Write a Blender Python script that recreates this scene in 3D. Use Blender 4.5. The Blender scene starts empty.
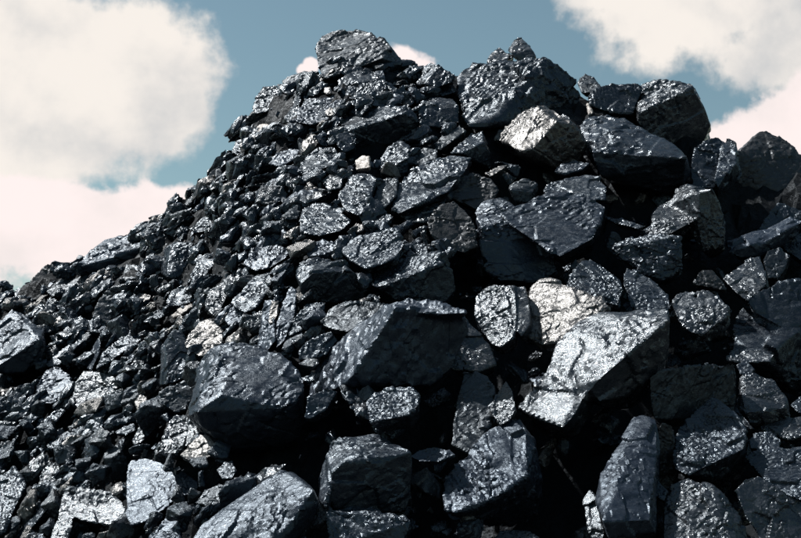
import bpy, math, random, re
import numpy as np
from mathutils import Vector, Matrix

random.seed(7)
rng = np.random.default_rng(11)
SC = bpy.context.scene
COL = SC.collection
R = math.radians

# ------------------------------------------------------------------ camera
CAM = np.array([0.0, 0.0, 1.25]); PITCH = R(9.0); FPX = 1232.0; W0, H0 = 801.0, 538.0
cd = bpy.data.cameras.new('camera'); cam = bpy.data.objects.new('camera', cd); COL.objects.link(cam)
cam.location = CAM; cam.rotation_euler = (R(90) + PITCH, 0, 0)
cd.sensor_width = 36; cd.sensor_fit = 'HORIZONTAL'; cd.lens = 36 * FPX / W0
cd.clip_start = 0.05; cd.clip_end = 5000
cd.dof.use_dof = True; cd.dof.focus_distance = 5.3; cd.dof.aperture_fstop = 9.0
SC.camera = cam

# ------------------------------------------------------------------ light
SUN = np.array([-0.50, 0.15, 0.85]); SUN /= np.linalg.norm(SUN)
sun_el = math.asin(SUN[2]); sun_az = math.atan2(SUN[0], SUN[1])
world = bpy.data.worlds.new("World"); SC.world = world; world.use_nodes = True
wn, wl = world.node_tree.nodes, world.node_tree.links
wn.clear()
w_out = wn.new('ShaderNodeOutputWorld'); w_bg = wn.new('ShaderNodeBackground')
w_bg.inputs['Strength'].default_value = 0.05
wl.new(w_bg.outputs[0], w_out.inputs[0])
w_sky = wn.new('ShaderNodeTexSky'); w_sky.sky_type = 'NISHITA'; w_sky.sun_disc = False
w_sky.sun_elevation = sun_el; w_sky.sun_rotation = sun_az % (2 * math.pi)
w_sky.air_density = 1.0; w_sky.dust_density = 0.6; w_sky.ozone_density = 1.3
sl = bpy.data.lights.new('sun', 'SUN'); sl.energy = 5.0; sl.angle = R(0.53); sl.color = (1.0, 0.965, 0.92)
so = bpy.data.objects.new('sun', sl); COL.objects.link(so)
so.rotation_euler = Vector(SUN).to_track_quat('Z', 'Y').to_euler(); so.location = (-6, 2, 12)
vs = SC.view_settings; vs.view_transform = 'Standard'; vs.look = 'None'; vs.gamma = 1; vs.use_curve_mapping = False
vs.exposure = 0.55
SC.cycles.max_bounces = 4; SC.cycles.glossy_bounces = 2; SC.cycles.diffuse_bounces = 2
SC.cycles.sample_clamp_indirect = 3

# ------------------------------------------------------------------ geometry of the view: used only to measure where things stand
cp, sp_ = math.cos(PITCH), math.sin(PITCH)
def ray(px, py):
    u = (np.asarray(px, float) - W0 / 2) / FPX; v = (H0 / 2 - np.asarray(py, float)) / FPX
    return np.stack([u, cp - v * sp_, sp_ + v * cp], -1)
def project(P):
    D = np.asarray(P) - CAM
    dep = D[..., 1] * cp + D[..., 2] * sp_
    v = (-D[..., 1] * sp_ + D[..., 2] * cp) / dep; u = D[..., 0] / dep
    return u * FPX + W0 / 2, H0 / 2 - v * FPX, dep

# the heap: a ridge whose height comes from the skyline, falling off to the front and the back
sky_px = np.array([-700, -300, -150, 0, 60, 120, 160, 200, 222, 238, 252, 290, 322, 350, 380, 400, 430, 460, 500, 540, 580, 620, 680, 710, 745, 801, 900, 1100, 1500])
sky_py = np.array([ 800, 480, 385, 298, 274, 252, 226, 198, 172, 150, 120, 92, 72, 60, 62, 74, 74, 76, 74, 74, 92, 96, 130, 168, 180, 178, 200, 270, 450])
YR = 7.9
_d = ray(sky_px, sky_py); _t = (YR - CAM[1]) / _d[:, 1]
ridge_x = _d[:, 0] * _t; ridge_z = CAM[2] + _d[:, 2] * _t
SLOPE = 0.92
def height(x, y):
    rz = np.interp(x, ridge_x, ridge_z)
    yr = YR - 0.35 * np.clip((x - 0.9) / 1.6, 0, 1)
    d = np.abs(y - yr)
    d = np.where(d < 0.3, d * d / 0.6, d - 0.15)
    h = rz - d * np.where(y < yr, SLOPE, 0.75)
    h = np.where(h < 0.3, 0.3 * np.exp(np.clip((h - 0.3) / 0.6, -8, 0)), h)
    return h
def hit(px, py):
    d = ray(px, py)
    ts = np.arange(2.5, 9.6, 0.01)
    P = CAM + d[None] * ts[:, None]
    below = P[:, 2] < height(P[:, 0], P[:, 1])
    if below.any():
        return P[below.argmax()]
    k = (P[:, 2] - height(P[:, 0], P[:, 1])).argmin()
    return P[k]

# ------------------------------------------------------------------ numpy noise
def _h(ix, iy, iz, s):
    n = (ix * 374761393 + iy * 668265263 + iz * 2147483647 + s * 1274126177) & 0xffffffff
    n = ((n ^ (n >> 13)) * 1274126177) & 0xffffffff
    n = ((n ^ (n >> 16)) * 2246822519) & 0xffffffff
    return ((n ^ (n >> 15)) & 0xffffff) / float(0xffffff)
def cell_facets(P, s, seed, sharp=20.0):
    """relief of small tilted facets meeting along fairly crisp edges"""
    Q = P / s; I = np.floor(Q).astype(np.int64)
    W = np.zeros(len(P)); out = np.zeros(len(P)); lst = []; mind = np.full(len(P), 1e9)
    for dx in (-1, 0, 1):
        for dy in (-1, 0, 1):
            for dz in (-1, 0, 1):
                a, b, c = I[:, 0] + dx, I[:, 1] + dy, I[:, 2] + dz
                h = _h(a, b, c, seed); h2 = (h * 9301.7) % 1.0; h3 = (h * 49297.3) % 1.0
                D = Q - np.stack([a + h, b + h2, c + h3], 1)
                d2 = (D * D).sum(1); mind = np.minimum(mind, d2)
                g = _h(a, b, c, seed + 3)
                val = D[:, 0] * (g - .5) + D[:, 1] * (((g * 7919.3) % 1.0) - .5) + D[:, 2] * (((g * 31337.1) % 1.0) - .5)
                lst.append((d2, val * 1.7 + (((g * 104729.9) % 1.0) - .5) * .35))
    for d2, val in lst:
        w = np.exp(-sharp * (d2 - mind)); W += w; out += w * val
    return out / W * s
def vnoise(P, s, seed):
    Q = P / s; I = np.floor(Q).astype(np.int64); F = Q - I; F = F * F * (3 - 2 * F); r = 0
    for dx in (0, 1):
        for dy in (0, 1):
            for dz in (0, 1):
                w = (F[:, 0] if dx else 1 - F[:, 0]) * (F[:, 1] if dy else 1 - F[:, 1]) * (F[:, 2] if dz else 1 - F[:, 2])
                r = r + w * _h(I[:, 0] + dx, I[:, 1] + dy, I[:, 2] + dz, seed)
    return (r - .5) * 2
def rand_rot(rg):
    q = rg.normal(size=4); q /= np.linalg.norm(q); w, x, y, z = q
    return np.array([[1-2*(y*y+z*z), 2*(x*y-z*w), 2*(x*z+y*w)], [2*(x*y+z*w), 1-2*(x*x+z*z), 2*(y*z-x*w)], [2*(x*z-y*w), 2*(y*z+x*w), 1-2*(x*x+y*y)]])

# ------------------------------------------------------------------ materials
def nd(nt, t, **kw):
    n = nt.nodes.new(t)
    for k, v in kw.items():
        if k in n.inputs: n.inputs[k].default_value = v
        else: setattr(n, k, v)
    return n
def coal_material(name, base, base2, rmin, rmax, facet=0.45, spec=0.75, fine=190.0, coarse=48.0, tint=(1, 1, 1)):
    m = bpy.data.materials.new(name); m.use_nodes = True; nt = m.node_tree; nt.nodes.clear(); L = nt.links.new
    out = nd(nt, 'ShaderNodeOutputMaterial'); b = nd(nt, 'ShaderNodeBsdfPrincipled'); L(b.outputs[0], out.inputs[0])
    b.inputs['IOR'].default_value = 1.5; b.inputs['Specular IOR Level'].default_value = spec
    b.inputs['Specular Tint'].default_value = (*tint, 1)
    geo = nd(nt, 'ShaderNodeNewGeometry'); tc = nd(nt, 'ShaderNodeTexCoord'); oi = nd(nt, 'ShaderNodeObjectInfo')
    off = nd(nt, 'ShaderNodeVectorMath', operation='MULTIPLY_ADD')
    comb = nd(nt, 'ShaderNodeCombineXYZ'); 
    for k in range(3): L(oi.outputs['Random'], comb.inputs[k])
    L(comb.outputs[0], off.inputs[0]); off.inputs[1].default_value = (31, 17, 23); L(tc.outputs['Object'], off.inputs[2])
    P = off.outputs[0]
    # warp so the chips are not regular cells, stretch so they follow a bedding direction
    wn_ = nd(nt, 'ShaderNodeTexNoise', Scale=22.0, Detail=2.0); L(P, wn_.inputs['Vector'])
    wa = nd(nt, 'ShaderNodeVectorMath', operation='MULTIPLY_ADD'); L(wn_.outputs['Color'], wa.inputs[0]); wa.inputs[1].default_value = (.035,) * 3; L(P, wa.inputs[2])
    mp = nd(nt, 'ShaderNodeMapping'); mp.inputs['Rotation'].default_value = (.5, .4, .3); mp.inputs['Scale'].default_value = (.62, 1.25, 1.0); L(wa.outputs[0], mp.inputs[0])
    acc = geo.outputs['Normal']
    big = nd(nt, 'ShaderNodeTexNoise', Scale=9.0, Detail=4.0, Roughness=.6); L(P, big.inputs['Vector'])
    patch = nd(nt, 'ShaderNodeMapRange'); patch.inputs['From Min'].default_value = .43; patch.inputs['From Max'].default_value = .60
    patch.inputs['To Min'].default_value = .10; patch.inputs['To Max'].default_value = 1.0; L(big.outputs['Fac'], patch.inputs['Value'])
    cells = []
    for sc_, am in ((coarse, facet * .95), (fine, facet * .75), (fine * 2.3, facet * .3)):
        v = nd(nt, 'ShaderNodeTexVoronoi', Scale=sc_); L(mp.outputs[0], v.inputs['Vector'])
        s = nd(nt, 'ShaderNodeVectorMath', operation='SUBTRACT'); L(v.outputs['Color'], s.inputs[0]); s.inputs[1].default_value = (.5,) * 3
        k = nd(nt, 'ShaderNodeVectorMath', operation='SCALE'); L(s.outputs[0], k.inputs[0])
        mm = nd(nt, 'ShaderNodeMath', operation='MULTIPLY'); L(patch.outputs[0], mm.inputs[0]); mm.inputs[1].default_value = am * 1.5
        L(mm.outputs[0], k.inputs['Scale'])
        a = nd(nt, 'ShaderNodeVectorMath', operation='ADD'); L(acc, a.inputs[0]); L(k.outputs[0], a.inputs[1]); acc = a.outputs[0]; cells.append(v)
    nz = nd(nt, 'ShaderNodeVectorMath', operation='NORMALIZE'); L(acc, nz.inputs[0])
    gr = nd(nt, 'ShaderNodeTexNoise', Scale=120.0, Detail=4.0, Roughness=.7); L(P, gr.inputs['Vector'])
    bp = nd(nt, 'ShaderNodeBump', Strength=.4, Distance=.005); L(gr.outputs['Fac'], bp.inputs['Height']); L(nz.outputs[0], bp.inputs['Normal'])
    L(bp.outputs[0], b.inputs['Normal'])
    # colour: near black with duller dusty patches
    cn = nd(nt, 'ShaderNodeTexNoise', Scale=9.0, Detail=6.0, Roughness=.7); L(P, cn.inputs['Vector'])
    cr = nd(nt, 'ShaderNodeMapRange'); cr.inputs['From Min'].default_value = .4; cr.inputs['From Max'].default_value = .68; L(cn.outputs['Fac'], cr.inputs['Value'])
    mx = nd(nt, 'ShaderNodeMix', data_type='RGBA'); mx.inputs['A'].default_value = (*base, 1); mx.inputs['B'].default_value = (*base2, 1)
    mx = nt.nodes[mx.name]
    for i_ in mx.inputs:
        if i_.type == 'RGBA' and i_.name == 'A': i_.default_value = (*base, 1)
        if i_.type == 'RGBA' and i_.name == 'B': i_.default_value = (*base2, 1)
    L(cr.outputs[0], mx.inputs[0])
    hv = nd(nt, 'ShaderNodeMapRange'); hv.inputs['To Min'].default_value = .75; hv.inputs['To Max'].default_value = 1.3; L(oi.outputs['Random'], hv.inputs['Value'])
    vm = nd(nt, 'ShaderNodeVectorMath', operation='SCALE'); L(mx.outputs['Result'] if False else [o for o in mx.outputs if o.type == 'RGBA'][0], vm.inputs[0]); L(hv.outputs[0], vm.inputs['Scale'])
    L(vm.outputs[0], b.inputs['Base Color'])
    # roughness: mirror-like vitrinite bands against dull durain
    rr = nd(nt, 'ShaderNodeMapRange'); rr.inputs['From Min'].default_value = .72; rr.inputs['From Max'].default_value = .38
    rr.inputs['To Min'].default_value = rmin; rr.inputs['To Max'].default_value = rmax
    sep = nd(nt, 'ShaderNodeSeparateColor'); L(cells[0].outputs['Color'], sep.inputs[0])
    sep2 = nd(nt, 'ShaderNodeSeparateColor'); L(cells[1].outputs['Color'], sep2.inputs[0])
    av = nd(nt, 'ShaderNodeMath', operation='MULTIPLY_ADD'); L(sep.outputs[1], av.inputs[0]); av.inputs[1].default_value = .4
    a2 = nd(nt, 'ShaderNodeMath', operation='MULTIPLY'); L(sep2.outputs[2], a2.inputs[0]); a2.inputs[1].default_value = .6
    L(a2.outputs[0], av.inputs[2]); L(av.outputs[0], rr.inputs['Value']); L(rr.outputs[0], b.inputs['Roughness'])
    return m
M = {  # blue bases and tints paint the sky's sheen onto the coal
 'coal':  coal_material('coal', (.006, .008, .012), (.015, .020, .028), .16, .44, .26, .56, tint=(.66, .83, 1)),
 'dull':  coal_material('dull_coal', (.008, .010, .013), (.021, .025, .030), .26, .52, .18, .55, tint=(.70, .85, 1)),
 'smooth': coal_material('smooth_coal', (.008, .011, .018), (.019, .025, .036), .24, .46, .14, .55, tint=(.62, .80, 1)),
 'gloss': coal_material('bright_coal', (.007, .009, .012), (.022, .025, .030), .12, .42, .30, .68, tint=(.76, .88, 1)),
 'flare': coal_material('mirror_coal', (.015, .016, .018), (.050, .050, .053), .20, .50, .34, .85),  # base lightened as well, to back up the white sun reflections
 'pale':  coal_material('pale_mineral', (.20, .185, .175), (.42, .39, .37), .35, .6, .26, .4),  # light base colour paints white sun highlights onto a few chips
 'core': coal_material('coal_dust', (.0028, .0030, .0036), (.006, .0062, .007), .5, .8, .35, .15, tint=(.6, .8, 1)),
 'brown': coal_material('brownish_coal', (.007, .007, .0074), (.014, .0138, .0145), .36, .62, .16, .6, tint=(.78, .88, 1)),
}
def ground_material():
    m = bpy.data.materials.new('coal_yard_dirt'); m.use_nodes = True; nt = m.node_tree; L = nt.links.new
    b = nt.nodes['Principled BSDF']; b.inputs['Roughness'].default_value = .9
    n = nd(nt, 'ShaderNodeTexNoise', Scale=1.2, Detail=10.0, Roughness=.7); tc = nd(nt, 'ShaderNodeTexCoord'); L(tc.outputs['Object'], n.inputs['Vector'])
    c = nd(nt, 'ShaderNodeValToRGB'); c.color_ramp.elements[0].position = .35; c.color_ramp.elements[0].color = (.018, .017, .016, 1)
    c.color_ramp.elements[1].position = .7; c.color_ramp.elements[1].color = (.06, .052, .044, 1)
    L(n.outputs['Fac'], c.inputs[0]); L(c.outputs[0], b.inputs['Base Color'])
    bp = nd(nt, 'ShaderNodeBump', Strength=.6, Distance=.03); L(n.outputs['Fac'], bp.inputs['Height']); L(bp.outputs[0], b.inputs['Normal'])
    return m

# ------------------------------------------------------------------ sky: blue with soft cumulus banks, all laid out by direction
def build_sky():
    nt = world.node_tree; L = wl.new
    tc = nd(nt, 'ShaderNodeTexCoord'); D = tc.outputs['Generated']
    nz = nd(nt, 'ShaderNodeTexNoise', Scale=7.0, Detail=9.0, Roughness=.58); L(D, nz.inputs['Vector'])
    nz2 = nd(nt, 'ShaderNodeTexNoise', Scale=3.0, Detail=4.0, Roughness=.5); L(D, nz2.inputs['Vector'])
    warp = nd(nt, 'ShaderNodeVectorMath', operation='MULTIPLY_ADD'); L(nz2.outputs['Color'], warp.inputs[0]); warp.inputs[1].default_value = (.05, .05, .05); L(D, warp.inputs[2])
    bil = nd(nt, 'ShaderNodeTexNoise', Scale=19.0, Detail=10.0, Roughness=.60); L(warp.outputs[0], bil.inputs['Vector'])
    def bank(blobs, lo, hi, amp):
        acc = None
        for px, py, rx, ry in blobs:
            c = ray(px, py); c = c / np.linalg.norm(c)
            s = nd(nt, 'ShaderNodeVectorMath', operation='SUBTRACT'); L(D, s.inputs[0]); s.inputs[1].default_value = tuple(c)
            k = nd(nt, 'ShaderNodeVectorMath', operation='MULTIPLY'); L(s.outputs[0], k.inputs[0])
            k.inputs[1].default_value = (FPX / rx, FPX / max(rx, ry) * .6, FPX / ry)
            l = nd(nt, 'ShaderNodeVectorMath', operation='LENGTH'); L(k.outputs[0], l.inputs[0])
            o = nd(nt, 'ShaderNodeMath', operation='SUBTRACT'); o.inputs[0].default_value = 1.0; L(l.outputs['Value'], o.inputs[1])
            q = nd(nt, 'ShaderNodeMath', operation='MULTIPLY'); L(o.outputs[0], q.inputs[0]); q.inputs[1].default_value = max(min(rx, ry) / 60.0, .6)
            if acc is None: acc = q.outputs[0]
            else:
                mxx = nd(nt, 'ShaderNodeMath', operation='SMOOTH_MAX'); mxx.inputs[2].default_value = .12
                L(acc, mxx.inputs[0]); L(q.outputs[0], mxx.inputs[1]); acc = mxx.outputs[0]
        a = nd(nt, 'ShaderNodeMath', operation='MULTIPLY_ADD'); L(bil.outputs['Fac'], a.inputs[0]); a.inputs[1].default_value = amp
        cc = nd(nt, 'ShaderNodeMath', operation='ADD'); cc.inputs[1].default_value = -.5 * amp; L(acc, cc.inputs[0]); L(cc.outputs[0], a.inputs[2])
        mr = nd(nt, 'ShaderNodeMapRange', interpolation_type='SMOOTHSTEP'); mr.inputs['From Min'].default_value = lo; mr.inputs['From Max'].default_value = hi
        L(a.outputs[0], mr.inputs['Value']); return mr
    mrA = bank([(60, 75, 130, 85), (150, 85, 72, 78), (20, 130, 140, 66), (120, 40, 80, 46), (-80, 60, 160, 130), (80, 142, 80, 34),
                (700, 0, 120, 58), (800, 40, 90, 52), (655, 42, 36, 34), (900, 20, 130, 90), (600, -4, 40, 16)], -.12, .30, 1.5)
    mrB = bank([(90, 232, 135, 54), (0, 226, 110, 48), (175, 207, 50, 24), (-120, 260, 120, 70), (800, 165, 96, 72), (735, 160, 50, 40), (880, 150, 120, 90),
                (398, 72, 40, 20), (404, 60, 16, 12), (418, 68, 14, 9), (311, 66, 8, 8), (305, 70, 8, 6)], -.04, .18, 1.3)
    # scattered cloud over the rest of the dome
    g = nd(nt, 'ShaderNodeMapRange', interpolation_type='SMOOTHSTEP'); g.inputs['From Min'].default_value = .60; g.inputs['From Max'].default_value = .72; g.inputs['To Max'].default_value = .15
    L(nz2.outputs['Fac'], g.inputs['Value'])
    sx = nd(nt, 'ShaderNodeSeparateXYZ'); L(D, sx.inputs[0])
    back = nd(nt, 'ShaderNodeMapRange'); back.inputs['From Min'].default_value = .85; back.inputs['From Max'].default_value = .6; L(sx.outputs[1], back.inputs['Value'])
    gm = nd(nt, 'ShaderNodeMath', operation='MULTIPLY'); L(g.outputs[0], gm.inputs[0]); L(back.outputs[0], gm.inputs[1])
    mask = nd(nt, 'ShaderNodeMath', operation='MAXIMUM'); L(mrA.outputs[0], mask.inputs[0]); L(gm.outputs[0], mask.inputs[1])
    K = 1 / (w_bg.inputs['Strength'].default_value * 2 ** vs.exposure)
    def mix(fac, A, B):
        m_ = nd(nt, 'ShaderNodeMix', data_type='RGBA'); i_ = [i for i in m_.inputs if i.type == 'RGBA']
        L(fac, m_.inputs[0])
        for sck, v in zip(i_, (A, B)):
            if isinstance(v, tuple): sck.default_value = tuple(c * K for c in v) + (1,)
            else: L(v, sck)
        return [o for o in m_.outputs if o.type == 'RGBA'][0]
    fold = nd(nt, 'ShaderNodeTexNoise', Scale=8.0, Detail=8.0, Roughness=.55); L(warp.outputs[0], fold.inputs['Vector'])
    fr = nd(nt, 'ShaderNodeMapRange', interpolation_type='SMOOTHSTEP'); fr.inputs['From Min'].default_value = .36; fr.inputs['From Max'].default_value = .62; L(fold.outputs['Fac'], fr.inputs['Value'])
    colA = mix(fr.outputs[0], (.60, .61, .62), (.94, .88, .82)); colB = mix(fr.outputs[0], (.86, .79, .77), (1.02, .90, .88))
    sk = nd(nt, 'ShaderNodeVectorMath', operation='MULTIPLY'); L(w_sky.outputs[0], sk.inputs[0]); sk.inputs[1].default_value = SKY_TINT
    c1 = mix(mask.outputs[0], sk.outputs[0], colA); c2 = mix(mrB.outputs[0], c1, colB); L(c2, w_bg.inputs['Color'])
SKY_TINT = (1.46, 1.53, 1.20)
build_sky()

# ------------------------------------------------------------------ ground and the body of the heap
def mesh_obj(name, V, F, mat):
    me = bpy.data.meshes.new(name); me.from_pydata([tuple(v) for v in V], [], [tuple(f) for f in F]); me.update()
    me.materials.append(mat); o = bpy.data.objects.new(name, me); COL.objects.link(o); return o
g = mesh_obj('ground', [(-2500, -2500, 0), (2500, -2500, 0), (2500, 2500, 0), (-2500, 2500, 0)], [(0, 1, 2, 3)], ground_material()); g['kind'] = 'structure'
xs = np.arange(-9, 10, .045); ys = np.arange(.6, 14, .045); X, Y = np.meshgrid(xs, ys, indexing='ij')
rec = np.interp(X, [-2.5, -.6, .3, 2], [.13, .18, .45, .52])
rec = rec * np.interp(Y, [6.6, 7.3], [1, .12]); Z = height(X, Y) - rec; 
PITS = [(565, 450, 50), (560, 515, 50), (430, 405, 40), (262, 440, 40), (330, 430, 35), (700, 262, 34), (722, 215, 30), (640, 198, 28), (545, 168, 34),
        (462, 290, 34), (700, 352, 30), (625, 425, 40), (590, 490, 30), (300, 465, 25), (340, 285, 25), (480, 390, 22), (665, 130, 20), (745, 255, 22), (20, 372, 22)]
for px_, py_, r_ in PITS:
    b_ = hit(px_, py_); rr_ = r_ * 1.5 * np.linalg.norm(b_ - CAM) / FPX
    Z = Z - .40 * np.exp(-((X - b_[0]) ** 2 + .5 * (Y - b_[1]) ** 2) / rr_ ** 2)
def in_pit(x, y, k=1.0): return any((x - a) ** 2 + (y - b) ** 2 < (k * c) ** 2 for a, b, c in PITS)
P3 = np.stack([X.ravel(), Y.ravel(), Z.ravel()], 1)
P3[:, 2] += vnoise(P3, .4, 3) * .05 + cell_facets(P3, .16, 9) * .6 + cell_facets(P3, .09, 19) * .5
nx, ny = X.shape; idx = np.arange(nx * ny).reshape(nx, ny)
F = np.stack([idx[:-1, :-1], idx[1:, :-1], idx[1:, 1:], idx[:-1, 1:]], -1).reshape(-1, 4)
core = mesh_obj('heap_slope', P3, F, M['core']); core['kind'] = 'structure'

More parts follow.
